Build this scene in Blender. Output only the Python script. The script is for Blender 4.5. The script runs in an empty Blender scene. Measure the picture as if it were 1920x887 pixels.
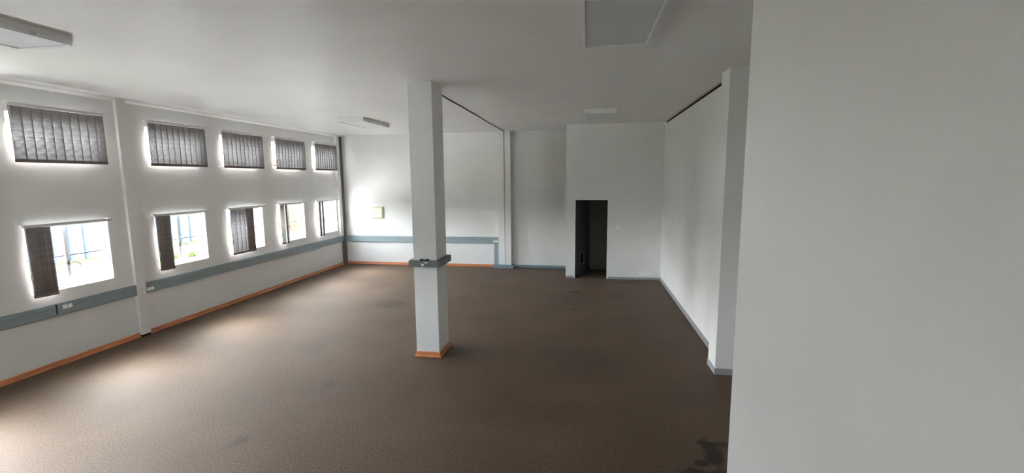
import bpy, bmesh, math, random
from mathutils import Vector, Matrix
random.seed(7)
sc = bpy.context.scene
COL = sc.collection

# ------------------------------------------------------------------ dimensions (metres)
H = 3.9
XL, YB, XR, YP, XPL = -7.356, 12.805, 1.861, 11.574, -0.506
YF = -4.2                      # wall behind the viewer
XE = 2.45                      # side wall of the alcove behind the near wall
WT = 0.23

# ------------------------------------------------------------------ materials
def lin(c):
    return tuple(((v/255)/12.92 if v/255 <= .04045 else ((v/255+.055)/1.055)**2.4) for v in c)

def mat(name, rgb, rough=.6, spec=.3, metal=0, noise=0, nscale=8, bump=0, bscale=200, stretch=None, sheen=0):
    m = bpy.data.materials.new(name); m.use_nodes = True
    nt = m.node_tree; b = nt.nodes['Principled BSDF']
    b.inputs['Base Color'].default_value = (*rgb, 1)
    b.inputs['Roughness'].default_value = rough
    b.inputs['Specular IOR Level'].default_value = spec
    b.inputs['Metallic'].default_value = metal
    if sheen:
        b.inputs['Sheen Weight'].default_value = sheen
        b.inputs['Sheen Roughness'].default_value = .5
    tc = nt.nodes.new('ShaderNodeTexCoord'); vec = tc.outputs['Object']
    if stretch:
        mp = nt.nodes.new('ShaderNodeMapping'); mp.inputs['Scale'].default_value = stretch
        nt.links.new(vec, mp.inputs['Vector']); vec = mp.outputs['Vector']
    if noise:
        n = nt.nodes.new('ShaderNodeTexNoise'); n.inputs['Scale'].default_value = nscale
        n.inputs['Detail'].default_value = 5
        nt.links.new(vec, n.inputs['Vector'])
        r = nt.nodes.new('ShaderNodeMapRange')
        r.inputs['From Min'].default_value = .3; r.inputs['From Max'].default_value = .7
        r.inputs['To Min'].default_value = 1-noise; r.inputs['To Max'].default_value = 1+noise
        nt.links.new(n.outputs['Fac'], r.inputs['Value'])
        mx = nt.nodes.new('ShaderNodeMix'); mx.data_type = 'RGBA'; mx.blend_type = 'MULTIPLY'
        mx.inputs['Factor'].default_value = 1
        mx.inputs['A'].default_value = (*rgb, 1)
        nt.links.new(r.outputs['Result'], mx.inputs['B'])
        nt.links.new(mx.outputs['Result'], b.inputs['Base Color'])
    if bump:
        n2 = nt.nodes.new('ShaderNodeTexNoise'); n2.inputs['Scale'].default_value = bscale
        n2.inputs['Detail'].default_value = 3
        nt.links.new(tc.outputs['Object'], n2.inputs['Vector'])
        bp = nt.nodes.new('ShaderNodeBump'); bp.inputs['Strength'].default_value = bump
        bp.inputs['Distance'].default_value = .004
        nt.links.new(n2.outputs['Fac'], bp.inputs['Height'])
        nt.links.new(bp.outputs['Normal'], b.inputs['Normal'])
    return m

M = {}
M['wall'] = mat('wall_paint', (.80, .80, .792), .55, .25, noise=.02, nscale=3, bump=.25, bscale=160)
M['wall_dimmed'] = mat('near_wall_dimmed', (.72, .72, .71), .55, .25, noise=.02, nscale=3, bump=.25, bscale=160)  # wall paint darkened so the near wall looks less brightly lit
M['ceiling'] = mat('ceiling_paint', (.80, .795, .78), .45, .3, noise=.03, nscale=1.2, bump=.12, bscale=60)
M['white'] = mat('white_paint', (.91, .91, .89), .4, .4)
M['metal_white'] = mat('white_enamel', (.84, .85, .84), .35, .5)
M['diffuser'] = mat('prismatic_diffuser', (.66, .68, .71), .3, .5, bump=.3, bscale=500)
M['wood'] = mat('varnished_wood', lin((204, 132, 88)), .35, .5, noise=.22, nscale=30, stretch=(1, .12, 1))
M['trunk'] = mat('grey_trunking', (.25, .31, .33), .4, .4, noise=.05, nscale=12)
M['trunk_grey'] = mat('dark_grey_trunking', (.19, .21, .21), .45, .35, noise=.1, nscale=30)
M['trunk_lid'] = mat('grey_trunking_lid', (.28, .35, .37), .38, .45, noise=.05, nscale=12)
M['dark'] = mat('dark_void', (.012, .011, .010), .9, .1)
M['seal'] = mat('dark_sealant', (.035, .03, .027), .8, .2)
M['socket'] = mat('white_plastic', (.93, .93, .92), .3, .5)
M['slot'] = mat('black_plastic', (.02, .02, .02), .5, .4)
M['cream'] = mat('cream_plastic', lin((226, 222, 198)), .4, .4)
M['vinyl'] = mat('grey_vinyl', (.33, .34, .36), .45, .4, noise=.06, nscale=20)
M['bluevinyl'] = mat('blue_grey_vinyl', (.20, .29, .33), .45, .4, noise=.06, nscale=20)
M['darkbrown'] = mat('dark_brown', (.16, .145, .135), .6, .3)
M['closet'] = mat('closet_shade_grey', (.16, .165, .14), .6, .3)  # closet walls darkened: the shade behind the doorway is put into this colour
M['door'] = mat('door_paint', (.075, .085, .095), .5, .3)
M['steel'] = mat('painted_steel_frame', (.74, .76, .75), .4, .5)
M['brass'] = mat('dull_brass', (.22, .18, .12), .45, .5, metal=.8)
M['hem'] = mat('blind_hem', (.20, .175, .168), .8, .2)
M['alu'] = mat('aluminium_rail', (.62, .62, .61), .35, .5)
M['earth'] = mat('terracotta', (.24, .12, .065), .8, .2, noise=.15, nscale=20)
M['leaf'] = mat('green_leaf', (.07, .12, .03), .6, .3, noise=.3, nscale=15)
M['paving'] = mat('paving', (.60, .59, .56), .85, .2, noise=.1, nscale=3)
M['fence'] = mat('pale_blue_fence', (.17, .215, .26), .7, .2, noise=.05)
M['post'] = mat('blue_grey_post', (.07, .10, .14), .6, .3)
M['roof'] = mat('brown_roof_tile', lin((150, 104, 70)), .8, .2, noise=.15, nscale=5)
M['plaster'] = mat('pale_plaster', (.40, .41, .40), .8, .2)

def grass_mat():
    m = mat('lawn_grass', (.13, .165, .06), .9, .1, noise=.4, nscale=2.5, bump=.6, bscale=60); return m
M['grass'] = grass_mat()

def brick_mat():
    m = bpy.data.materials.new('orange_brick'); m.use_nodes = True
    nt = m.node_tree; b = nt.nodes['Principled BSDF']; b.inputs['Roughness'].default_value = .85
    tc = nt.nodes.new('ShaderNodeTexCoord')
    mp = nt.nodes.new('ShaderNodeMapping'); mp.inputs['Rotation'].default_value = (math.pi/2, 0, 0)
    br = nt.nodes.new('ShaderNodeTexBrick')
    br.inputs['Color1'].default_value = (*(.17, .08, .04), 1)
    br.inputs['Color2'].default_value = (*(.125, .055, .028), 1)
    br.inputs['Mortar'].default_value = (.20, .17, .13, 1)
    br.inputs['Scale'].default_value = 1; br.inputs['Brick Width'].default_value = .23
    br.inputs['Row Height'].default_value = .085; br.inputs['Mortar Size'].default_value = .008
    nt.links.new(tc.outputs['Object'], mp.inputs['Vector']); nt.links.new(mp.outputs['Vector'], br.inputs['Vector'])
    nt.links.new(br.outputs['Color'], b.inputs['Base Color'])
    return m
M['brick'] = brick_mat()

def fabric_mat():
    m = bpy.data.materials.new('blind_fabric'); m.use_nodes = True
    nt = m.node_tree; nt.nodes.clear()
    out = nt.nodes.new('ShaderNodeOutputMaterial')
    d = nt.nodes.new('ShaderNodeBsdfDiffuse'); t = nt.nodes.new('ShaderNodeBsdfTranslucent')
    tr = nt.nodes.new('ShaderNodeBsdfTransparent')
    mx = nt.nodes.new('ShaderNodeMixShader'); mx.inputs['Fac'].default_value = .5
    mx2 = nt.nodes.new('ShaderNodeMixShader'); mx2.inputs['Fac'].default_value = .02
    tc = nt.nodes.new('ShaderNodeTexCoord')
    mp = nt.nodes.new('ShaderNodeMapping'); mp.inputs['Scale'].default_value = (9, 9, 42)
    n = nt.nodes.new('ShaderNodeTexNoise'); n.inputs['Scale'].default_value = 1; n.inputs['Detail'].default_value = 4
    rp = nt.nodes.new('ShaderNodeValToRGB')
    rp.color_ramp.elements[0].position = .34; rp.color_ramp.elements[0].color = (.13, .127, .127, 1)
    rp.color_ramp.elements[1].position = .68; rp.color_ramp.elements[1].color = (.30, .305, .315, 1)
    nt.links.new(tc.outputs['Object'], mp.inputs['Vector']); nt.links.new(mp.outputs['Vector'], n.inputs['Vector'])
    nt.links.new(n.outputs['Fac'], rp.inputs['Fac']); nt.links.new(rp.outputs['Color'], t.inputs['Color'])
    d.inputs['Color'].default_value = (.50, .455, .44, 1)
    nt.links.new(d.outputs[0], mx.inputs[1]); nt.links.new(t.outputs[0], mx.inputs[2])
    nt.links.new(mx.outputs[0], mx2.inputs[1]); nt.links.new(tr.outputs[0], mx2.inputs[2])
    nt.links.new(mx2.outputs[0], out.inputs['Surface'])
    return m
M['fabric'] = fabric_mat()

def glass_mat():
    m = bpy.data.materials.new('window_glass'); m.use_nodes = True
    nt = m.node_tree; nt.nodes.clear()
    out = nt.nodes.new('ShaderNodeOutputMaterial')
    g = nt.nodes.new('ShaderNodeBsdfGlossy'); g.inputs['Roughness'].default_value = .02
    tr = nt.nodes.new('ShaderNodeBsdfTransparent'); tr.inputs['Color'].default_value = (.97, .985, .98, 1)
    lw = nt.nodes.new('ShaderNodeLayerWeight'); lw.inputs['Blend'].default_value = .5
    pw = nt.nodes.new('ShaderNodeMath'); pw.operation = 'POWER'; pw.inputs[1].default_value = 5
    fr = nt.nodes.new('ShaderNodeMath'); fr.operation = 'MULTIPLY_ADD'; fr.inputs[1].default_value = .9; fr.inputs[2].default_value = .02
    nt.links.new(lw.outputs['Facing'], pw.inputs[0]); nt.links.new(pw.outputs[0], fr.inputs[0])
    mx = nt.nodes.new('ShaderNodeMixShader')
    nt.links.new(fr.outputs[0], mx.inputs['Fac'])
    nt.links.new(tr.outputs[0], mx.inputs[1]); nt.links.new(g.outputs[0], mx.inputs[2])
    nt.links.new(mx.outputs[0], out.inputs['Surface'])
    return m
M['glass'] = glass_mat()

def carpet_mat():
    m = bpy.data.materials.new('brown_carpet'); m.use_nodes = True
    nt = m.node_tree; b = nt.nodes['Principled BSDF']; N = nt.nodes.new; L = nt.links.new
    b.inputs['Roughness'].default_value = .62; b.inputs['Specular IOR Level'].default_value = .34
    b.inputs['Specular Tint'].default_value = (1, .84, .70, 1)
    b.inputs['Sheen Weight'].default_value = .06; b.inputs['Sheen Roughness'].default_value = .4
    b.inputs['Sheen Tint'].default_value = (.95, .80, .68, 1)
    tc = N('ShaderNodeTexCoord')
    fine = N('ShaderNodeTexNoise'); fine.inputs['Scale'].default_value = 62; fine.inputs['Detail'].default_value = 6
    fine.inputs['Roughness'].default_value = .75
    big = N('ShaderNodeTexNoise'); big.inputs['Scale'].default_value = .9; big.inputs['Detail'].default_value = 4
    L(tc.outputs['Object'], fine.inputs['Vector']); L(tc.outputs['Object'], big.inputs['Vector'])
    rp = N('ShaderNodeValToRGB')
    rp.color_ramp.elements[0].position = .41; rp.color_ramp.elements[0].color = (.030, .0185, .011, 1)
    rp.color_ramp.elements[1].position = .59; rp.color_ramp.elements[1].color = (.140, .087, .054, 1)
    L(fine.outputs['Fac'], rp.inputs['Fac'])
    mr = N('ShaderNodeMapRange'); mr.inputs['From Min'].default_value = .3; mr.inputs['From Max'].default_value = .7
    mr.inputs['To Min'].default_value = .82; mr.inputs['To Max'].default_value = 1.16
    L(big.outputs['Fac'], mr.inputs['Value'])
    # carpet tiles, half a metre square, laid a shade apart
    sep = N('ShaderNodeVectorMath'); sep.operation = 'SCALE'; sep.inputs['Scale'].default_value = 2
    fl = N('ShaderNodeVectorMath'); fl.operation = 'FLOOR'
    L(tc.outputs['Object'], sep.inputs[0]); L(sep.outputs[0], fl.inputs[0])
    wn = N('ShaderNodeTexWhiteNoise'); wn.noise_dimensions = '2D'; L(fl.outputs[0], wn.inputs['Vector'])
    mt = N('ShaderNodeMapRange'); mt.inputs['To Min'].default_value = .95; mt.inputs['To Max'].default_value = 1.05
    L(wn.outputs['Value'], mt.inputs['Value'])
    mul = N('ShaderNodeMath'); mul.operation = 'MULTIPLY'; L(mr.outputs[0], mul.inputs[0]); L(mt.outputs[0], mul.inputs[1])
    cur = mul.outputs[0]
    # spilt stains: blobs with ragged edges
    rag = N('ShaderNodeTexNoise'); rag.inputs['Scale'].default_value = 7; rag.inputs['Detail'].default_value = 4
    L(tc.outputs['Object'], rag.inputs['Vector'])
    sx = N('ShaderNodeSeparateXYZ'); L(tc.outputs['Object'], sx.inputs[0])
    for x, y, rx, ry, dark in ((1.20, 4.22, .11, .24, .12), (1.06, 4.02, .08, .07, .2), (.95, 3.89, .14, .07, .2),
                               (1.15, 3.88, .11, .08, .2), (1.30, 4.35, .14, .06, .35), (-.20, 10.1, .22, .15, .4),
                               (-.20, 8.72, .11, .13, .4), (-.42, 9.6, .1, .1, .7), (1.08, 11.2, .36, .16, .35),
                               (-4.0, 8.62, .42, .34, .5), (-5.0, 10.2, .4, .5, .8), (-3.2, 5.0, .10, .12, .7),
                               (.8, 9.9, .3, .25, .8), (-.8, 4.6, .6, .4, .85), (.3, 6.3, .9, .5, .85), (-3.4, 3.7, .09, .12, .65)):
        ax = N('ShaderNodeMath'); ax.operation = 'SUBTRACT'; L(sx.outputs['X'], ax.inputs[0]); ax.inputs[1].default_value = x
        ay = N('ShaderNodeMath'); ay.operation = 'SUBTRACT'; L(sx.outputs['Y'], ay.inputs[0]); ay.inputs[1].default_value = y
        bx_ = N('ShaderNodeMath'); bx_.operation = 'DIVIDE'; L(ax.outputs[0], bx_.inputs[0]); bx_.inputs[1].default_value = rx
        by_ = N('ShaderNodeMath'); by_.operation = 'DIVIDE'; L(ay.outputs[0], by_.inputs[0]); by_.inputs[1].default_value = ry
        cb = N('ShaderNodeCombineXYZ'); L(bx_.outputs[0], cb.inputs[0]); L(by_.outputs[0], cb.inputs[1])
        ln = N('ShaderNodeVectorMath'); ln.operation = 'LENGTH'; L(cb.outputs[0], ln.inputs[0])
        ad = N('ShaderNodeMath'); ad.operation = 'MULTIPLY_ADD'; L(rag.outputs['Fac'], ad.inputs[0])
        ad.inputs[1].default_value = 2.2; L(ln.outputs['Value'], ad.inputs[2])
        s = N('ShaderNodeMapRange'); s.interpolation_type = 'SMOOTHSTEP'
        s.inputs['From Min'].default_value = 1.5; s.inputs['From Max'].default_value = 2.3
        s.inputs['To Min'].default_value = dark; s.inputs['To Max'].default_value = 1
        L(ad.outputs[0], s.inputs['Value'])
        mm = N('ShaderNodeMath'); mm.operation = 'MULTIPLY'; L(cur, mm.inputs[0]); L(s.outputs[0], mm.inputs[1])
        cur = mm.outputs[0]
    mx = N('ShaderNodeMix'); mx.data_type = 'RGBA'; mx.blend_type = 'MULTIPLY'; mx.inputs['Factor'].default_value = 1
    L(rp.outputs['Color'], mx.inputs['A']); L(cur, mx.inputs['B'])
    L(mx.outputs['Result'], b.inputs['Base Color'])
    bp = N('ShaderNodeBump'); bp.inputs['Strength'].default_value = .45; bp.inputs['Distance'].default_value = .004
    L(fine.outputs['Fac'], bp.inputs['Height']); L(bp.outputs['Normal'], b.inputs['Normal'])
    return m
M['carpet'] = carpet_mat()

# ------------------------------------------------------------------ mesh helpers
def add_box(bm, x0, x1, y0, y1, z0, z1, bevel=0, mtx=None):
    r = bmesh.ops.create_cube(bm, size=1)
    vs = r['verts']
    bmesh.ops.scale(bm, verts=vs, vec=(x1-x0, y1-y0, z1-z0))
    bmesh.ops.translate(bm, verts=vs, vec=((x0+x1)/2, (y0+y1)/2, (z0+z1)/2))
    if bevel:
        es = list({e for v in vs for e in v.link_edges})
        rr = bmesh.ops.bevel(bm, geom=es, offset=bevel, segments=2, affect='EDGES', profile=.5)
        vs = list({v for f in rr['faces'] for v in f.verts} | {v for v in vs if v.is_valid})
    if mtx is not None:
        bmesh.ops.transform(bm, matrix=mtx, verts=vs)
    return vs

def boxes(*bs, bevel=0):
    bm = bmesh.new()
    for b in bs: add_box(bm, *b, bevel=bevel)
    return bm

def obj(name, bm, m, parent=None, loc=None, smooth=False):
    """link the bmesh as one mesh object; a child's vertices are given in its parent's space"""
    me = bpy.data.meshes.new(name)
    bmesh.ops.recalc_face_normals(bm, faces=bm.faces)
    bm.to_mesh(me); bm.free()
    me.materials.append(M[m] if isinstance(m, str) else m)
    if smooth:
        for p in me.polygons: p.use_smooth = True
    o = bpy.data.objects.new(name, me); COL.objects.link(o)
    if parent: o.parent = parent
    if loc: o.location = loc
    return o

def tag(o, label, cat, group=None, kind=None):
    o['label'] = label; o['category'] = cat
    if group: o['group'] = group
    if kind: o['kind'] = kind
    return o

def empty(name, loc, label, cat, group=None, kind=None, rz=0):
    o = bpy.data.objects.new(name, None); COL.objects.link(o)
    o.location = loc; o.rotation_euler = (0, 0, rz); o.empty_display_size = .1
    return tag(o, label, cat, group, kind)

def shift(bm, v):
    bmesh.ops.translate(bm, verts=bm.verts, vec=v); return bm

def world_part(name, bm, m, parent):
    """a child whose vertices were written in world coordinates"""
    shift(bm, -Vector(parent.location))
    return obj(name, bm, m, parent)

def child_of(name, bm, m, par):      # grandchild written in world coordinates
    p = par.location.copy(); q = par
    while q.parent: q = q.parent; p += q.location
    shift(bm, -p); return obj(name, bm, m, par)

def slab_with_holes(axis, t0, t1, ucuts, vcuts, holes):
    """a wall normal to X or Y, cut in cells; cells whose centre lies in a hole stay open"""
    bm = bmesh.new(); nu, nv = len(ucuts)-1, len(vcuts)-1
    def solid(i, j):
        if i < 0 or j < 0 or i >= nu or j >= nv: return False
        u = (ucuts[i]+ucuts[i+1])/2; v = (vcuts[j]+vcuts[j+1])/2
        return not any(a < u < b and c < v < d for a, b, c, d in holes)
    cache = {}
    def V(i, j, t):
        k = (i, j, t)
        if k not in cache:
            tt = (t0, t1)[t]
            cache[k] = bm.verts.new((tt, ucuts[i], vcuts[j]) if axis == 'x' else (ucuts[i], tt, vcuts[j]))
        return cache[k]
    for i in range(nu):
        for j in range(nv):
            if not solid(i, j): continue
            for t in (0, 1):
                bm.faces.new((V(i, j, t), V(i+1, j, t), V(i+1, j+1, t), V(i, j+1, t)))
            if not solid(i-1, j): bm.faces.new((V(i, j, 0), V(i, j+1, 0), V(i, j+1, 1), V(i, j, 1)))
            if not solid(i+1, j): bm.faces.new((V(i+1, j, 0), V(i+1, j+1, 0), V(i+1, j+1, 1), V(i+1, j, 1)))
            if not solid(i, j-1): bm.faces.new((V(i, j, 0), V(i+1, j, 0), V(i+1, j, 1), V(i, j, 1)))
            if not solid(i, j+1): bm.faces.new((V(i, j+1, 0), V(i+1, j+1, 0), V(i+1, j+1, 1), V(i, j+1, 1)))
    return bm

# ------------------------------------------------------------------ the room shell
WIN = [(4.785, 5.868), (6.645, 7.692), (8.222, 9.286), (9.768, 10.845), (11.34, 12.395)]      # in view
WIN_OUT = [(3.0, 4.08)]             # unseen bay added for its light, continuing the row
ZL, ZU = (1.075, 1.982), (2.89, 3.50)
cuts = sorted({YF, YB+.1} | {v for w in WIN+WIN_OUT for v in w})
holes = [(a, b, *z) for a, b in WIN+WIN_OUT for z in (ZL, ZU)]
S = dict(kind='structure')
o = obj('floor', boxes((XL-.05, XE+.1, YF-.1, YB+.2, -.12, 0)), 'carpet'); tag(o, 'brown worn carpet floor of the empty room', 'floor', **S)
o = obj('ceiling', boxes((XL-WT, XE+.1, YF-.1, YB+.2, H, H+.2)), 'ceiling'); tag(o, 'flat white painted ceiling', 'ceiling', **S)
o = obj('wall_left', slab_with_holes('x', XL-WT, XL, cuts, [-.1, ZL[0], ZL[1], ZU[0], ZU[1], H], holes), 'wall')
tag(o, 'white left wall with two rows of windows', 'wall', **S)
o = obj('wall_back', boxes((XL-WT, XE, YB, YB+.2, -.1, H)), 'wall'); tag(o, 'white back wall behind the column', 'wall', **S)
FW = [(-5.2, -3.9)]; FZ = (1.2, 2.6)  # opening added behind the viewer to let in fill light
o = obj('wall_front', slab_with_holes('y', YF-.2, YF, sorted({XL-WT, XE+.1} | {v for w in FW for v in w}), [-.1, *FZ, H], [(a, b, *FZ) for a, b in FW]), 'wall'); tag(o, 'white wall behind the viewer', 'wall', **S)
o = obj('wall_right', boxes((XR, XR+.2, 6.2, YB, -.1, H-.045)), 'wall'); tag(o, 'white right wall with a dark gap under the ceiling', 'wall', **S)
o = obj('wall_right_alcove', boxes((XE, XE+.2, YF-.1, 6.4, -.1, H)), 'wall'); tag(o, 'white side wall of the alcove hidden behind the near wall', 'wall', **S)
o = obj('wall_right_near', boxes((.6, .78, YF, 1.88, 0, H)), 'wall_dimmed'); tag(o, 'plain white near wall filling the right of the view', 'wall', **S)
DX0, DX1, DH = -.283, .553, 2.037
o = obj('wall_back_right', slab_with_holes('y', YP, YP+.11, [XPL, DX0, DX1, XR], [0, DH, H], [(DX0, DX1, -1, DH)]), 'wall')
tag(o, 'grey-white partition wall holding the dark doorway', 'wall', **S)
o = obj('wall_closet_side', boxes((XPL, XPL+.1, YP+.11, YB, 0, H)), 'closet'); tag(o, 'side wall of the closet behind the doorway, its shade put into the colour', 'wall', **S)
o = obj('wall_closet_back', boxes((XPL+.1, XR, YB-.02, YB, 0, H)), 'closet'); tag(o, 'olive-grey liner on the closet back wall, darkened to paint in its shade', 'wall', **S)
o = obj('wall_closet_right', boxes((DX1+.25, DX1+.33, YP+.11, YB-.02, 0, H)), 'closet'); tag(o, 'right wall of the closet behind the doorway, its shade put into the colour', 'wall', **S)
# gap along the right wall top, its shade painted by a near-black filler
o = obj('trim_1', boxes((XR+.02, XR+.2, 6.35, YP, H-.045, H)), 'dark'); tag(o, 'near-black filler painting the shade in the gap between right wall and ceiling', 'trim', **S)
# right pilaster and the short return into the alcove
o = obj('trim_2', boxes((1.699, XE, 6.007, 6.353, 0, H)), 'wall'); tag(o, 'white pilaster at the near end of the right wall', 'pilaster', **S)
# left wall pier
o = obj('trim_3', boxes((XL, XL+.052, 6.165, 6.318, .035, H)), 'wall'); tag(o, 'white pier between first and second window bays', 'pier', **S)
o = obj('trim_4', boxes((XL, XL+.045, 6.165, 6.318, 0, .035)), 'dark'); tag(o, 'dark foot of the white wall pier', 'pier foot', **S)
# corner boxing
o = obj('trim_5', boxes((XL, XL+.07, 12.47, 12.62, .89, H-.04)), 'wall'); tag(o, 'narrow white boxing in the far left corner', 'boxing', **S)
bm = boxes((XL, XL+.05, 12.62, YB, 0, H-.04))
o = obj('trim_6', bm, 'darkbrown'); tag(o, 'dark narrow strip down the far left corner', 'strip', **S)  # flat dark brown strip beside the boxing
# cornice over the windows
bm = bmesh.new()
prof = [(0, -.06), (.018, -.06), (.06, -.03), (.07, 0), (0, 0)]
for ya, yb in ((YF, 6.165), (6.318, YB)):
    A = [bm.verts.new((XL+x, ya, H+z)) for x, z in prof]; B = [bm.verts.new((XL+x, yb, H+z)) for x, z in prof]
    for i in range(5): bm.faces.new((A[i], A[(i+1) % 5], B[(i+1) % 5], B[i]))
    bm.faces.new(A); bm.faces.new(B)
o = obj('trim_7', bm, 'white'); tag(o, 'thin white cornice along the top of the window wall', 'cornice', **S)
# back pilaster: two boards with a groove
bm = boxes((-2.49, -2.312, YB-.14, YB, .1, H), (-2.284, -2.115, YB-.18, YB, .1, H), (-2.312, -2.284, YB-.01, YB, .1, H))
o = obj('trim_8', bm, 'wall'); tag(o, 'white two-board pilaster on the back wall right of the column', 'pilaster', **S)
# dark seam on the ceiling from the column to that pilaster
cu = bpy.data.curves.new('ceiling_seam', 'CURVE'); cu.dimensions = '3D'; cu.bevel_depth = .010; cu.bevel_resolution = 1
pts = [(-2.262, 6.504), (-2.266, 7.1), (-2.285, 7.6), (-2.27, 8.3), (-2.29, 8.9), (-2.28, 9.7), (-2.305, 10.5), (-2.30, 11.5), (-2.296, 12.66)]
sp = cu.splines.new('NURBS'); sp.points.add(len(pts)-1); sp.use_endpoint_u = True; sp.order_u = 3
for p, (x, y) in zip(sp.points, pts): p.co = (x, y, H-.006, 1)
tmp = bpy.data.objects.new('tmp_seam', cu); COL.objects.link(tmp)
me = bpy.data.meshes.new_from_object(tmp.evaluated_get(bpy.context.evaluated_depsgraph_get()))
bpy.data.objects.remove(tmp); me.materials.clear(); me.materials.append(M['seal'])
o = bpy.data.objects.new('trim_9', me); COL.objects.link(o); tag(o, 'thin dark seam along the ceiling from column to back pilaster', 'seam', **S)

# wooden baseboards: board with a bead at its foot
def base_bm(axis, a, b, face, sign, h=.075):
    """profile run along an axis; `face` is the wall plane, `sign` points into the room"""
    prof = [(0, 0), (.026, 0), (.026, .010), (.018, .021), (.013, .023), (.013, h-.008), (.008, h), (0, h)]
    bm = bmesh.new(); rows = []
    for t in (a, b):
        rows.append([bm.verts.new((face+sign*d, t, z) if axis == 'y' else (t, face+sign*d, z)) for d, z in prof])
    n = len(prof)
    for i in range(n): bm.faces.new((rows[0][i], rows[0][(i+1) % n], rows[1][(i+1) % n], rows[1][i]))
    bm.faces.new(rows[0]); bm.faces.new(rows[1])
    return bm
o = obj('baseboard_left_near', base_bm('y', YF, 6.165, XL, 1), 'wood'); tag(o, 'orange-brown wooden baseboard left of the wall pier', 'baseboard', **S)
o = obj('baseboard_left_far', base_bm('y', 6.318, 12.62, XL, 1), 'wood'); tag(o, 'orange-brown wooden baseboard running from pier to far corner', 'baseboard', **S)
o = obj('baseboard_back', base_bm('x', XL+.05, -2.645, YB, -1, .07), 'wood'); tag(o, 'orange-brown wooden baseboard along the back wall', 'baseboard', **S)
def flat_base(name, b, m, label):
    o = obj(name, boxes(b, bevel=.003), m); tag(o, label, 'baseboard', **S)
flat_base('baseboard_right', (XR-.012, XR, 6.353, YP, 0, .09), 'vinyl', 'grey vinyl baseboard along the right wall')
flat_base('baseboard_right_pilaster', (1.699-.012, XE, 6.007-.012, 6.007, 0, .085), 'vinyl', 'grey vinyl baseboard across the front of the right pilaster')
flat_base('baseboard_right_return', (1.699-.012, 1.699, 6.007, 6.353, 0, .085), 'vinyl', 'grey vinyl baseboard on the side of the right pilaster')
flat_base('baseboard_back_right', (DX1+.015, XR-.012, YP-.012, YP, 0, .06), 'vinyl', 'grey vinyl baseboard right of the doorway')
flat_base('baseboard_back_left_of_door', (XPL, DX0-.015, YP-.012, YP, 0, .06), 'vinyl', 'short grey vinyl baseboard left of the doorway')
flat_base('baseboard_closet', (XPL+.1, DX1+.25, YB-.035, YB-.02, 0, .13), 'darkbrown', 'dark baseboard inside the closet')

# ------------------------------------------------------------------ windows
def casement(name, y0, y1, z, label, upper, seen=True):
    root = empty(name, (XL-.1, (y0+y1)/2, z[0]), label, 'window', kind='structure')
    x0, x1 = XL-.125, XL-.085; f = .035
    yc = (y0+y1)/2
    bm = boxes((x0, x1, y0, y0+f, *z), (x0, x1, y1-f, y1, *z), (x0, x1, y0+f, y1-f, z[0], z[0]+f), (x0, x1, y0+f, y1-f, z[1]-f, z[1]))
    world_part('frame', bm, 'steel', root)
    if seen:
        world_part('mullion', boxes((x0-.004, x1+.006, yc-.024, yc+.024, z[0]+f, z[1]-f), bevel=.004), 'steel', root)
    if not upper and seen:
        zc = (z[0]+z[1])/2
        world_part('glazing_bar', boxes((x0+.012, x1-.012, y0+f, yc-.024, zc-.008, zc+.008), (x0+.012, x1-.012, yc+.024, y1-f, zc-.008, zc+.008)), 'post', root)
        # casement fastener: pivot plate and a drooping lever
        bm = bmesh.new()
        add_box(bm, x1+.004, x1+.016, yc-.014, yc+.014, z[0]+.315, z[0]+.375, bevel=.003)
        path = [(0, .345), (.04, .352), (.08, .345), (.115, .325), (.14, .295)]
        for (a, za), (b, zb) in zip(path, path[1:]):
            L = math.hypot(b-a, zb-za)
            mt = Matrix.Translation((x1+.022, yc+(a+b)/2, z[0]+(za+zb)/2)) @ Matrix.Rotation(math.atan2(zb-za, b-a), 4, 'X')
            add_box(bm, -.006, .006, -L/2-.004, L/2+.004, -.006, .006, mtx=mt)
        add_box(bm, x1+.004, x1+.02, yc-.05, yc-.01, z[0]+.338, z[0]+.352)
        world_part('handle', bm, 'brass', root)
    world_part('pane', boxes((XL-.107, XL-.103, y0+f-.004, y1-f+.004, z[0]+f-.004, z[1]-f+.004)), 'glass', root)
    return root
def fill_window(name, x0, x1, label):
    root = empty(name, ((x0+x1)/2, YF-.1, FZ[0]), label, 'window', kind='structure'); f = .045; y0, y1 = YF-.13, YF-.08; z0, z1 = FZ
    xm = (x0+x1)/2
    world_part('frame', boxes((x0, x0+f, y0, y1, z0, z1), (x1-f, x1, y0, y1, z0, z1), (x0+f, x1-f, y0, y1, z0, z0+f), (x0+f, x1-f, y0, y1, z1-f, z1), (xm-.025, xm+.025, y0, y1, z0+f, z1-f)), 'steel', root)
    world_part('pane', boxes((x0+f, x1-f, YF-.107, YF-.103, z0+f, z1-f)), 'glass', root)
fill_window('window_13', *FW[0], 'unseen steel window added behind the viewer for fill light')
BAY = ['nearest, left of the white wall pier', 'just right of the white wall pier', 'third along the wall from the left', 'second from the far corner', 'nearest the far corner']
for i, (a, b) in enumerate(WIN):
    casement('window_%d' % (i+1), a, b, ZL, 'low white steel window, ' + BAY[i], False)
    casement('window_%d' % (i+6), a, b, ZU, 'high white steel window behind a closed blind, ' + BAY[i], True)
for i, (a, b) in enumerate(WIN_OUT):
    casement('window_%d' % (i+11), a, b, ZL, 'low steel window added out of view in the same row for light, bay %s' % ('beside', 'level with', 'just behind', 'behind', 'far behind')[i] + ' the viewer', False, False)
    casement('window_%d' % (i+12), a, b, ZU, 'high steel window added out of view in the same row for light, bay %s' % ('beside', 'level with', 'just behind', 'behind', 'far behind')[i] + ' the viewer', True, False)

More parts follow.
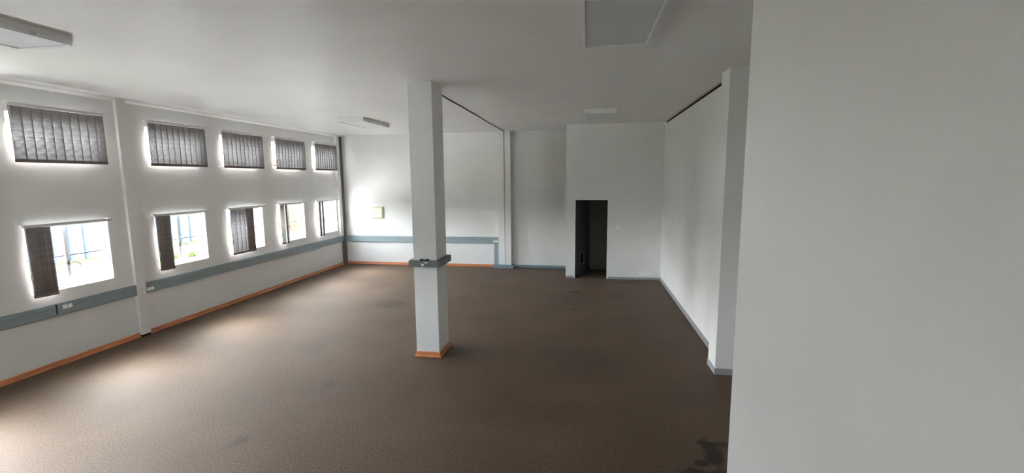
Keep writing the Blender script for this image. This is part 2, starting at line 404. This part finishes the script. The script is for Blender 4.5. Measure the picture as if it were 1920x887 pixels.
# ------------------------------------------------------------------ vertical blinds
SW = .127
def slat_mesh(h):
    bm = bmesh.new(); n = 6; rows = []
    for s in (0, 1):
        row = []
        for k in range(n+1):
            u = k/n-.5
            for z in (0, -h):
                row.append(bm.verts.new(((.25-u*u)*.010+(.0005 if s else -.0005), u*SW, z)))
        rows.append(row)
    for k in range(n):
        a = 2*k
        for row in rows: bm.faces.new((row[a], row[a+1], row[a+3], row[a+2]))
    for k in range(n):
        for q in (0, 1): bm.faces.new((rows[0][2*k+q], rows[0][2*k+2+q], rows[1][2*k+2+q], rows[1][2*k+q]))
    for q in (0, 2*n): bm.faces.new((rows[0][q], rows[0][q+1], rows[1][q+1], rows[1][q]))
    return bm
def hem_mesh(h):
    bm = bmesh.new(); n = 6; v = []
    for x in (-.003, .003):
        for k in range(n+1):
            u = k/n-.5
            for z in (-h+.038, -h-.002): v.append(bm.verts.new(((.25-u*u)*.010+x, u*SW, z)))
    m = 2*(n+1)
    for k in range(n):
        a = 2*k
        bm.faces.new((v[a], v[a+1], v[a+3], v[a+2])); bm.faces.new((v[m+a], v[m+a+1], v[m+a+3], v[m+a+2]))
        for q in (0, 1): bm.faces.new((v[a+q], v[a+2+q], v[m+a+2+q], v[m+a+q]))
    for q in (0, 2*n): bm.faces.new((v[q], v[q+1], v[m+q+1], v[m+q]))
    return bm
MESH = {}
for key, h in (('u', .720), ('l', .945)):
    t = obj('slat', slat_mesh(h), 'fabric', smooth=True); MESH['slat'+key] = t.data; bpy.data.objects.remove(t)
    t = obj('bottom_weight', hem_mesh(h), 'hem'); MESH['hem'+key] = t.data; bpy.data.objects.remove(t)

XB = XL+.085
def blind(key, y0, y1, ztop, slats, label, group):
    """slats: list of (centre y, rotation, x offset)"""
    root = empty('vertical_blind', (XB, y0, ztop), label, 'blind', group)
    bm = boxes((XB-.022, XB+.022, y0-.012, y1+.012, ztop+.004, ztop+.034), bevel=.003)
    add_box(bm, XB-.016, XB+.016, y0-.006, y1+.006, ztop-.004, ztop+.004)
    rail = world_part('headrail', bm, 'alu', root)
    for yy in (y0-.004, y1-.022):
        child_of('bracket', boxes((XL, XB+.026, yy, yy+.026, ztop+.034, ztop+.042), (XL, XL+.008, yy, yy+.026, ztop+.004, ztop+.042)), 'white', rail)
    for y, a, dx in slats:
        s = bpy.data.objects.new('slat', MESH['slat'+key]); COL.objects.link(s); s.parent = root
        s.location = (dx, y-y0, -.006); s.rotation_euler = (0, 0, a)
        w = bpy.data.objects.new('bottom_weight', MESH['hem'+key]); COL.objects.link(w); w.parent = s
    # bead chain with a weight at the headrail end
    bm = bmesh.new()
    L = .46 if key == 'u' else .62
    for k in range(int(L/.03)):
        bmesh.ops.create_icosphere(bm, subdivisions=1, radius=.0035, matrix=Matrix.Translation((XB+.012, y0+.0, ztop-.01-k*.03)))
    add_box(bm, XB+.009, XB+.015, y0-.0015, y0+.0015, ztop-L, ztop)
    add_box(bm, XB+.002, XB+.022, y0-.010, y0+.010, ztop-L-.09, ztop-L, bevel=.004)
    world_part('chain', bm, 'alu', root)
    return root
R = math.radians
UPL = ['closed pale vertical blind on the high window left of the white wall pier',
       'closed pale vertical blind on the high window just right of the white wall pier',
       'closed pale vertical blind on the high window third from the left, above the half-drawn blind',
       'closed pale vertical blind on the high window second from the far corner',
       'closed pale vertical blind on the high window nearest the far corner']
UB = [(4.775, 5.915), (6.63, 7.775), (8.205, 9.355), (9.785, 10.905), (11.375, 12.455)]
for i, (a, b) in enumerate(UB):
    n = 10; pitch = (b-a-SW)/(n-1); sl = []
    for k in range(n):
        ang = -R(9)+R(random.uniform(-2.5, 2.5))
        if i == 2 and k >= 7: ang = -R(3)
        sl.append((a+SW/2+k*pitch, ang, random.uniform(-.002, .002)))
    blind('u', a, b, 3.575, sl, UPL[i], 'closed blinds on the high windows')
LOL = ['dark bunched vertical blind drawn aside at the low window left of the white wall pier',
       'dark bunched vertical blind drawn aside at the low window right of the pier',
       'half-drawn striped vertical blind on the low window third from the left',
       'narrow bunched vertical blind with one light slat, low window second from far corner',
       'thin bunched vertical blind with gapped slats, low window nearest the far corner']
LB = [(4.755, 5.85), (6.59, 7.68), (8.235, 9.275), (9.79, 10.83), (11.35, 12.385)]
def bunch(a, w, n, ang, x=0): return [(a+w*k/(n-1), ang+R(random.uniform(-4, 4)), x+random.uniform(-.004, .004)) for k in range(n)]
LS = [bunch(4.765+SW/2, .055, 5, -R(14)) + bunch(4.93, .04, 5, -R(20), .004),
      bunch(6.60+SW/2, .13, 10, -R(14)),
      [(8.25+SW/2+.118*k, -R(10), 0) for k in range(4)] + bunch(8.73, .09, 6, -R(16), .005),
      [(9.80+SW/2, -R(10), 0)] + bunch(10.0, .03, 5, R(22)),
      bunch(11.425, .02, 4, R(12)) + bunch(11.545, .02, 6, R(14))]
for i, (a, b) in enumerate(LB):
    blind('l', a, b, 1.99, LS[i], LOL[i], 'blinds on the low windows')

# ------------------------------------------------------------------ column
col = empty('column', (-2.261, 6.276, 0), 'square white column standing in the middle of the room', 'column')
CX0, CX1, CY0, CY1 = -2.434, -2.088, 6.049, 6.504
world_part('shaft', boxes((CX0, CX1, CY0, CY1, 0, H), bevel=.004), 'wall', col)
def ring_base():
    prof = [(0, 0), (.028, 0), (.028, .010), (.020, .022), (.014, .024), (.014, .067), (.009, .075), (0, .075)]
    bm = bmesh.new(); loops = []
    for d, z in prof:
        loops.append([bm.verts.new(p) for p in ((CX0-d, CY0-d, z), (CX1+d, CY0-d, z), (CX1+d, CY1+d, z), (CX0-d, CY1+d, z))])
    for A, B in zip(loops, loops[1:]):
        for k in range(4): bm.faces.new((A[k], A[(k+1) % 4], B[(k+1) % 4], B[k]))
    return bm
world_part('baseboard', ring_base(), 'wood', col)
d = .055; z0, z1 = 1.342, 1.435
bm = boxes((CX0-d, CX1+d, CY0-d, CY0, z0, z1), (CX0-d, CX1+d, CY1, CY1+d, z0, z1), (CX0-d, CX0, CY0, CY1, z0, z1), (CX1, CX1+d, CY0, CY1, z0, z1))
ring = world_part('cable_trunking', bm, 'trunk_grey', col)
child_of('cover', boxes((CX0-d+.06, CX0+.245, CY0-d-.004, CY0-d, z0+.006, z1-.006), (CX0+.255, CX1+d-.02, CY0-d-.004, CY0-d, z0+.006, z1-.006), bevel=.001), 'trunk_grey', ring)
child_of('socket', boxes((CX0+.135, CX0+.175, CY0-d-.012, CY0-d-.004, z0+.022, z0+.052), (CX0+.18, CX0+.235, CY0-d-.010, CY0-d-.004, z0+.060, z0+.074), bevel=.002), 'socket', ring)
child_of('socket', boxes((CX1+d, CX1+d+.008, CY0+.20, CY0+.29, z0+.025, z0+.065), bevel=.002), 'vinyl', ring)
child_of('open_slot', boxes((CX0+.10, CX0+.23, CY0-.034, CY0-.002, z1, z1+.010), (CX0+.115, CX0+.128, CY0-.012, CY0-.001, z1+.01, z1+.022), (CX0+.208, CX0+.22, CY0-.012, CY0-.001, z1+.01, z1+.024)), 'dark', ring)

# ------------------------------------------------------------------ ceiling lights
def light(x0, x1, y0, y1, label):
    root = empty('ceiling_light', ((x0+x1)/2, (y0+y1)/2, H), label, 'ceiling light', 'fluorescent ceiling lights')
    world_part('housing', boxes((x0, x1, y0, y1, H-.052, H), bevel=.003), 'metal_white', root)
    g = .012; r = .020; zz0, zz1 = H-.085, H-.052
    bm = boxes((x0+.002, x0+.002+r, y0+g, y1-g, zz0, zz1), (x1-.002-r, x1-.002, y0+g, y1-g, zz0, zz1),
               (x0+.002+r, x1-.002-r, y0+g, y0+g+r, zz0, zz1), (x0+.002+r, x1-.002-r, y1-g-r, y1-g, zz0, zz1))
    world_part('frame', bm, 'metal_white', root)
    world_part('diffuser', boxes((x0+.002+r, x1-.002-r, y0+g+r, y1-g-r, zz0+.010, zz0+.016)), 'diffuser', root)
    for k in (.25, .75):
        y = y0+(y1-y0)*k
        world_part('latch', boxes((x1-.002, x1+.004, y-.02, y+.02, zz0+.012, zz1+.008), bevel=.001), 'alu', root)
    return root
light(-5.235, -4.635, 2.37, 3.597, 'white boxed fluorescent light cut off by the left edge of the photo')
light(-5.305, -4.690, 9.15, 10.455, 'white boxed fluorescent light on the ceiling left of the column')
light(-.050, .555, 3.36, 4.580, 'large white boxed fluorescent light overhead cut off by the top edge')
light(-.050, .555, 9.06, 10.285, 'white boxed fluorescent light on the ceiling above the dark doorway')

# ------------------------------------------------------------------ trunking along the walls
def socket_bm(o_, u, v, n, w=.085, h=.06):
    """a flat double outlet; o_=origin, u along, v up, n out"""
    bm = bmesh.new()
    def b(u0, u1, v0, v1, n0, n1):
        vs = add_box(bm, u0, u1, n0, n1, v0, v1)
        mt = Matrix(((u[0], n[0], v[0], o_[0]), (u[1], n[1], v[1], o_[1]), (u[2], n[2], v[2], o_[2]), (0, 0, 0, 1)))
        bmesh.ops.transform(bm, matrix=mt, verts=vs)
    b(0, w*.46, 0, h, 0, .008); b(w*.54, w, 0, h, 0, .008)
    b(w*.1, w*.2, h*.35, h*.65, .008, .0095); b(w*.3, w*.4, h*.35, h*.65, .008, .0095)
    return bm
def trunk_left(y0, y1, label, sockets):
    root = empty('cable_trunking', (XL, (y0+y1)/2, .72), label, 'cable trunking')
    z0, z1 = .715, .888
    world_part('body', boxes((XL, XL+.042, y0, y1, z0, z1), bevel=.003), 'trunk', root)
    world_part('cover', boxes((XL+.042, XL+.048, y0+.004, y1-.004, z0+.012, z0+.108), (XL+.042, XL+.047, y0+.004, y1-.004, z0+.114, z1-.012), bevel=.0015), 'trunk_lid', root)
    for ys, sz in sockets:
        world_part('socket', socket_bm((XL+.048, ys, sz), (0, 1, 0), (0, 0, 1), (1, 0, 0), .12, .055), 'socket', root)
    return root
r_ = trunk_left(YF, 6.165, 'grey dado cable trunking under the windows left of the white pier', [(5.085, .80)])
world_part('joint', boxes((XL+.048, XL+.054, 5.005, 5.02, .74, .885)), 'slot', r_)
trunk_left(6.318, 12.62, 'grey dado cable trunking under the windows from pier to far corner', [(6.335, .745)])
# back wall dado
root = empty('cable_trunking', (-4.9, YB, .69), 'blue-grey cable trunking across the back wall behind the column', 'cable trunking')
z0, z1 = .695, .880
world_part('body', boxes((XL+.05, -2.49, YB-.045, YB, z0, z1), bevel=.003), 'trunk', root)
world_part('cover', boxes((-5.3, -2.50, YB-.052, YB-.045, z0+.012, z0+.105), (XL+.06, -2.50, YB-.052, YB-.045, z0+.112, z1-.010), bevel=.0015), 'trunk_lid', root)
# a lid come loose at the left end: it sags away from the lid above
bm = bmesh.new()
A = [(XL+.06, 0), (-6.6, -.012), (-6.0, -.014), (-5.305, 0)]
for (xa, da), (xb, db) in zip(A, A[1:]):
    v = [bm.verts.new(p) for y in (YB-.054, YB-.046) for p in ((xa, y, z0+.012), (xb, y, z0+.012), (xb, y, z0+.105+db), (xa, y, z0+.105+da))]
    for f in ((0, 1, 2, 3), (4, 5, 6, 7), (0, 1, 5, 4), (3, 2, 6, 7), (0, 3, 7, 4), (1, 2, 6, 5)): bm.faces.new([v[k] for k in f])
world_part('loose_cover', bm, 'trunk_lid', root)
world_part('socket', socket_bm((-2.66, YB-.052, .735), (1, 0, 0), (0, 0, 1), (0, -1, 0), .13, .055), 'socket', root)
# upright and skirting trunking round the back pilaster
root = empty('cable_trunking', (-2.57, YB, 0), 'upright blue-grey trunking dropping to the floor beside the back pilaster', 'cable trunking')
world_part('body', boxes((-2.645, -2.497, YB-.045, YB, .1, .695), bevel=.003), 'trunk', root)
world_part('cover', boxes((-2.635, -2.575, YB-.051, YB-.045, .1, .69), (-2.567, -2.505, YB-.051, YB-.045, .1, .69)), 'trunk_lid', root)
root = empty('cable_trunking', (-2.35, YB, 0), 'low blue-grey trunking boxed round the foot of the back pilaster', 'cable trunking')
world_part('body', boxes((-2.645, -2.055, YB-.195, YB, 0, .1), bevel=.003), 'bluevinyl', root)
root = empty('cable_trunking', (-1.3, YB, 0), 'blue-grey skirting trunking between back pilaster and partition', 'cable trunking')
world_part('body', boxes((-2.00, XPL, YB-.04, YB, 0, .075), bevel=.003), 'bluevinyl', root)
world_part('lid', boxes((-1.95, XPL, YB-.045, YB-.04, .008, .067)), 'bluevinyl', root)

# ------------------------------------------------------------------ distribution board on the back wall
root = empty('distribution_board', (-6.24, YB, 1.40), 'small square cream distribution board on the back wall near the far corner', 'electrical panel')
x0, x1, z0, z1 = -6.437, -6.040, 1.402, 1.775
bm = bmesh.new()
def rect(i, y): return [bm.verts.new(p) for p in ((x0+i, y, z0+i), (x1-i, y, z0+i), (x1-i, y, z1-i), (x0+i, y, z1-i))]
l = [rect(0, YB), rect(0, YB-.012), rect(.045, YB-.05), rect(.055, YB-.05), rect(.055, YB-.035)]
for A, B in zip(l, l[1:]):
    for k in range(4): bm.faces.new((A[k], A[(k+1) % 4], B[(k+1) % 4], B[k]))
bm.faces.new(l[-1])
world_part('frame', bm, 'cream', root)
dr = world_part('door', boxes((x0+.059, x1-.059, YB-.046, YB-.036, z0+.059, z1-.059), bevel=.002), 'cream', root)
child_of('latch', boxes((x0+.066, x0+.102, YB-.054, YB-.046, z0+.180, z0+.196), bevel=.003), 'slot', dr)

# ------------------------------------------------------------------ doorway
root = empty('door_1', (DX0+.01, YP+.095, 0), 'dark grey door standing open inward in the doorway', 'door', kind='structure', rz=0)
root.rotation_euler.z = R(69)
LW = .86
bm = boxes((0, LW, 0, .04, .008, DH-.008), bevel=.002)
leaf = obj('leaf', bm, 'door', root)
v = boxes((.34, .36, -.008, 0, .27, .59), (.60, .645, -.010, 0, .27, .59), (.36, .60, -.008, 0, .57, .59), (.36, .60, -.008, 0, .27, .29))
gr = obj('vent_frame', v, 'vinyl', leaf)
obj('vent', boxes((.36, .60, -.003, .0005, .29, .57)), 'dark', leaf)
bm = bmesh.new()
for zc in (.25, 1.0, 1.8):
    bmesh.ops.create_cone(bm, cap_ends=True, segments=12, radius1=.008, radius2=.008, depth=.1, matrix=Matrix.Translation((-.004, -.006, zc)))
obj('hinge', bm, 'brass', root)
# frame of the doorway
bm = boxes((DX0-.0, DX0+.014, YP-.004, YP+.112, 0, DH), (DX1-.014, DX1, YP-.004, YP+.112, 0, DH), (DX0+.014, DX1-.014, YP-.004, YP+.112, DH-.014, DH))
o = obj('trim_10', bm, 'white'); tag(o, 'thin white lining around the doorway', 'door frame', **S)

# light switch
root = empty('light_switch', (.797, YP, 1.35), 'small white light switch on the partition right of the doorway', 'light switch')
world_part('plate', boxes((.752, .842, YP-.009, YP, 1.285, 1.405), bevel=.003), 'socket', root)
world_part('rocker', boxes((.770, .794, YP-.014, YP-.009, 1.325, 1.365), (.800, .824, YP-.014, YP-.009, 1.325, 1.365), bevel=.002), 'white', root)
# low wall outlet
root = empty('wall_outlet', (1.537, YP, .155), 'wide white outlet plate low on the partition in the right corner', 'wall outlet')
world_part('plate', boxes((1.342, 1.730, YP-.012, YP, .097, .215), bevel=.003), 'socket', root)
for xx in (1.352, 1.468):
    world_part('blank', boxes((xx, xx+.106, YP-.015, YP-.012, .108, .204), bevel=.002), 'socket', root)
bs = boxes((1.584, 1.720, YP-.015, YP-.012, .108, .204), bevel=.002)
sk = world_part('socket', bs, 'socket', root)
child_of('slots', boxes((1.64, 1.655, YP-.0165, YP-.015, .165, .172), (1.665, 1.69, YP-.0165, YP-.015, .165, .172), (1.64, 1.655, YP-.0165, YP-.015, .130, .137), (1.665, 1.69, YP-.0165, YP-.015, .130, .137)), 'vinyl', sk)
# ------------------------------------------------------------------ outside
o = obj('ground', boxes((-90, 60, -60, 90, -.35, -.15)), 'paving'); tag(o, 'pale paved yard outside the windows', 'ground', **S)
o = obj('lawn', boxes((-60, -12.9, -30, 60, -.15, -.10)), 'grass'); tag(o, 'green lawn outside the windows', 'lawn', kind='stuff')
# pale boundary fence with upright posts
fx = -17.5
root = empty('boundary_fence', (fx, 9, -.1), 'pale blue boundary fence with upright posts beyond the lawn', 'fence')
world_part('panel', boxes((fx-.03, fx+.03, -14, 20.6, -.1, 1.9)), 'fence', root)
pm = None
for k in range(72):
    y = -13.8+k*.48
    if pm is None:
        p = obj('post', boxes((.03, .09, -.03, .03, 0, 2.0), bevel=.004), 'post', root); pm = p.data
    else:
        p = bpy.data.objects.new('post', pm); COL.objects.link(p); p.parent = root
    p.location = (0, y-9, 0)
# orange brick building at the far end of the yard
root = empty('brick_building', (-16.3, 22, -.1), 'orange brick building seen through the windows nearest the far corner', 'building')
world_part('wall', boxes((-19.5, -15.0, 22, 32, -.1, 3.4)), 'brick', root)
world_part('plaster_wall', boxes((-15.0, -9.0, 21.9, 32, -.1, 3.4)), 'plaster', root)
world_part('roof', boxes((-20.0, -8.6, 21.4, 32.5, 3.4, 3.62)), 'roof', root)
world_part('gutter', boxes((-15.1, -14.98, 21.82, 21.94, -.1, 3.4), bevel=.02), 'plaster', root)
# neighbour's house beyond the fence
root = empty('neighbour_house', (-32, 19, -.1), 'pale house with brown tiled roof beyond the boundary fence', 'building')
world_part('wall', boxes((-38, -30, 9, 27, -.1, 3.5)), 'plaster', root)
bm = bmesh.new()
P = [bm.verts.new(p) for p in ((-29.4, 8.4, 3.4), (-38.6, 8.4, 3.4), (-38.6, 27.6, 3.4), (-29.4, 27.6, 3.4), (-34, 12, 5.2), (-34, 24, 5.2))]
for f in ((0, 1, 4), (1, 2, 5, 4), (2, 3, 5), (3, 0, 4, 5), (0, 1, 2, 3)): bm.faces.new([P[k] for k in f])
world_part('roof', bm, 'roof', root)

def pot(name, x, y, s, label, group):
    root = empty(name, (x, y, -.1), label, 'potted plant', group)
    bm = bmesh.new(); prof = [(.0, 0), (.11, 0), (.15, .24), (.17, .24), (.17, .30), (.145, .30), (.14, .25), (0, .25)]
    rings = []
    for r, z in prof:
        rings.append([bm.verts.new((r*s*math.cos(t*math.tau/16), r*s*math.sin(t*math.tau/16), z*s)) for t in range(16)] if r else [bm.verts.new((0, 0, z*s))])
    for A, B in zip(rings, rings[1:]):
        for k in range(16):
            a = [A[k % len(A)], A[(k+1) % len(A)]]; b = [B[(k+1) % len(B)], B[k % len(B)]]
            f = list(dict.fromkeys(a+b))
            if len(f) > 2: bm.faces.new(f)
    obj('pot', bm, 'earth', root)
    bm = bmesh.new()
    for k in range(70):
        a = random.uniform(0, math.tau); e = random.uniform(.2, 1.4); L = random.uniform(.16, .34)*s
        d_ = Vector((math.cos(a)*math.cos(e), math.sin(a)*math.cos(e), math.sin(e)))
        sd = Vector((-math.sin(a), math.cos(a), 0))*.022*s; c0 = Vector((0, 0, .25*s))
        v = [bm.verts.new(c0+d_*L*.25), bm.verts.new(c0+d_*L*.65+sd), bm.verts.new(c0+d_*L-Vector((0, 0, .04))), bm.verts.new(c0+d_*L*.65-sd)]
        bm.faces.new(v)
    obj('foliage', bm, 'leaf', root)
for k, (x, y, s) in enumerate(((-12.55, 11.95, .95), (-12.5, 12.45, .95), (-12.5, 12.95, 1.1))):
    pot('potted_plant', x, y, s, ['left', 'middle', 'right'][k] + ' one of three terracotta pots outside the low window right of the pier', 'terracotta pots in the yard')
# row of edging bricks before the lawn
for k in range(16):
    y = 7.6+k*.27
    if k == 0:
        e = obj('edging_brick', boxes((-.11, .11, -.11, .11, 0, .16), bevel=.01), 'earth'); em = e.data
    else:
        e = bpy.data.objects.new('edging_brick', em); COL.objects.link(e)
    e.location = (-12.45+random.uniform(-.03, .03), y, -.15); e.rotation_euler.z = random.uniform(-.2, .2)
    tag(e, 'terracotta edging brick in the row between yard and lawn outside', 'brick', 'edging bricks along the lawn')

# ------------------------------------------------------------------ camera
yaw, pit, rol = R(9.3858), R(7.3759), R(-.4977)
fw = Vector((-math.sin(yaw)*math.cos(pit), math.cos(yaw)*math.cos(pit), -math.sin(pit)))
rt = Vector((math.cos(yaw), math.sin(yaw), 0)); up = rt.cross(fw)
Rv = math.cos(rol)*rt+math.sin(rol)*up; Uv = -math.sin(rol)*rt+math.cos(rol)*up
cd = bpy.data.cameras.new('camera'); cam = bpy.data.objects.new('camera', cd); COL.objects.link(cam)
cd.sensor_fit = 'HORIZONTAL'; cd.sensor_width = 36; cd.lens = 844.316/1920*36; cd.clip_start = .05; cd.clip_end = 300
cam.matrix_world = Matrix(((Rv.x, Uv.x, -fw.x, 0), (Rv.y, Uv.y, -fw.y, 0), (Rv.z, Uv.z, -fw.z, 2.586), (0, 0, 0, 1)))
sc.camera = cam

# ------------------------------------------------------------------ daylight
w = bpy.data.worlds.new('sky'); sc.world = w; w.use_nodes = True
nt = w.node_tree; bg = nt.nodes['Background']
sky = nt.nodes.new('ShaderNodeTexSky'); sky.sky_type = 'NISHITA'; sky.sun_disc = False
sky.sun_elevation = R(44); sky.sun_rotation = R(288); sky.dust_density = 2.5; sky.air_density = 1.0; sky.ozone_density = 1
# broken white cloud over the blue
wc = nt.nodes.new('ShaderNodeTexCoord')
cn = nt.nodes.new('ShaderNodeTexNoise'); cn.inputs['Scale'].default_value = 2.2; cn.inputs['Detail'].default_value = 6
nt.links.new(wc.outputs['Generated'], cn.inputs['Vector'])
cr = nt.nodes.new('ShaderNodeMapRange'); cr.inputs['From Min'].default_value = .36; cr.inputs['From Max'].default_value = .6
cr.inputs['To Min'].default_value = .3; cr.inputs['To Max'].default_value = .95
nt.links.new(cn.outputs['Fac'], cr.inputs['Value'])
bwn = nt.nodes.new('ShaderNodeRGBToBW'); nt.links.new(sky.outputs['Color'], bwn.inputs['Color'])
cw = nt.nodes.new('ShaderNodeMix'); cw.data_type = 'RGBA'; cw.blend_type = 'MULTIPLY'; cw.inputs['Factor'].default_value = 1
nt.links.new(bwn.outputs['Val'], cw.inputs['A']); cw.inputs['B'].default_value = (1.20, 1.225, 1.26, 1)
cm = nt.nodes.new('ShaderNodeMix'); cm.data_type = 'RGBA'
nt.links.new(cr.outputs['Result'], cm.inputs['Factor']); nt.links.new(sky.outputs['Color'], cm.inputs['A']); nt.links.new(cw.outputs['Result'], cm.inputs['B'])
nt.links.new(cm.outputs['Result'], bg.inputs['Color']); bg.inputs['Strength'].default_value = 1.0
for a, b in WIN+WIN_OUT:                     # portals: sample the sky through the openings
    for z in (ZL, ZU):
        pd = bpy.data.lights.new('sky_portal', 'AREA'); pd.shape = 'RECTANGLE'; pd.cycles.is_portal = True
        pd.size = z[1]-z[0]; pd.size_y = b-a
        po = bpy.data.objects.new('sky_portal', pd); COL.objects.link(po)
        po.location = (XL-WT-.01, (a+b)/2, (z[0]+z[1])/2); po.rotation_euler = (0, -math.pi/2, 0)

for a, b in FW:
    pd = bpy.data.lights.new('sky_portal', 'AREA'); pd.shape = 'RECTANGLE'; pd.cycles.is_portal = True
    pd.size = b-a; pd.size_y = FZ[1]-FZ[0]
    po = bpy.data.objects.new('sky_portal', pd); COL.objects.link(po)
    po.location = ((a+b)/2, YF-.21, (FZ[0]+FZ[1])/2); po.rotation_euler = (math.pi/2, 0, 0)
sc.cycles.max_bounces = 14; sc.cycles.diffuse_bounces = 10; sc.cycles.transparent_max_bounces = 16
sc.view_settings.view_transform = 'Standard'; sc.view_settings.look = 'None'
sc.view_settings.gamma = 1; sc.view_settings.use_curve_mapping = False
sc.view_settings.exposure = 3.0
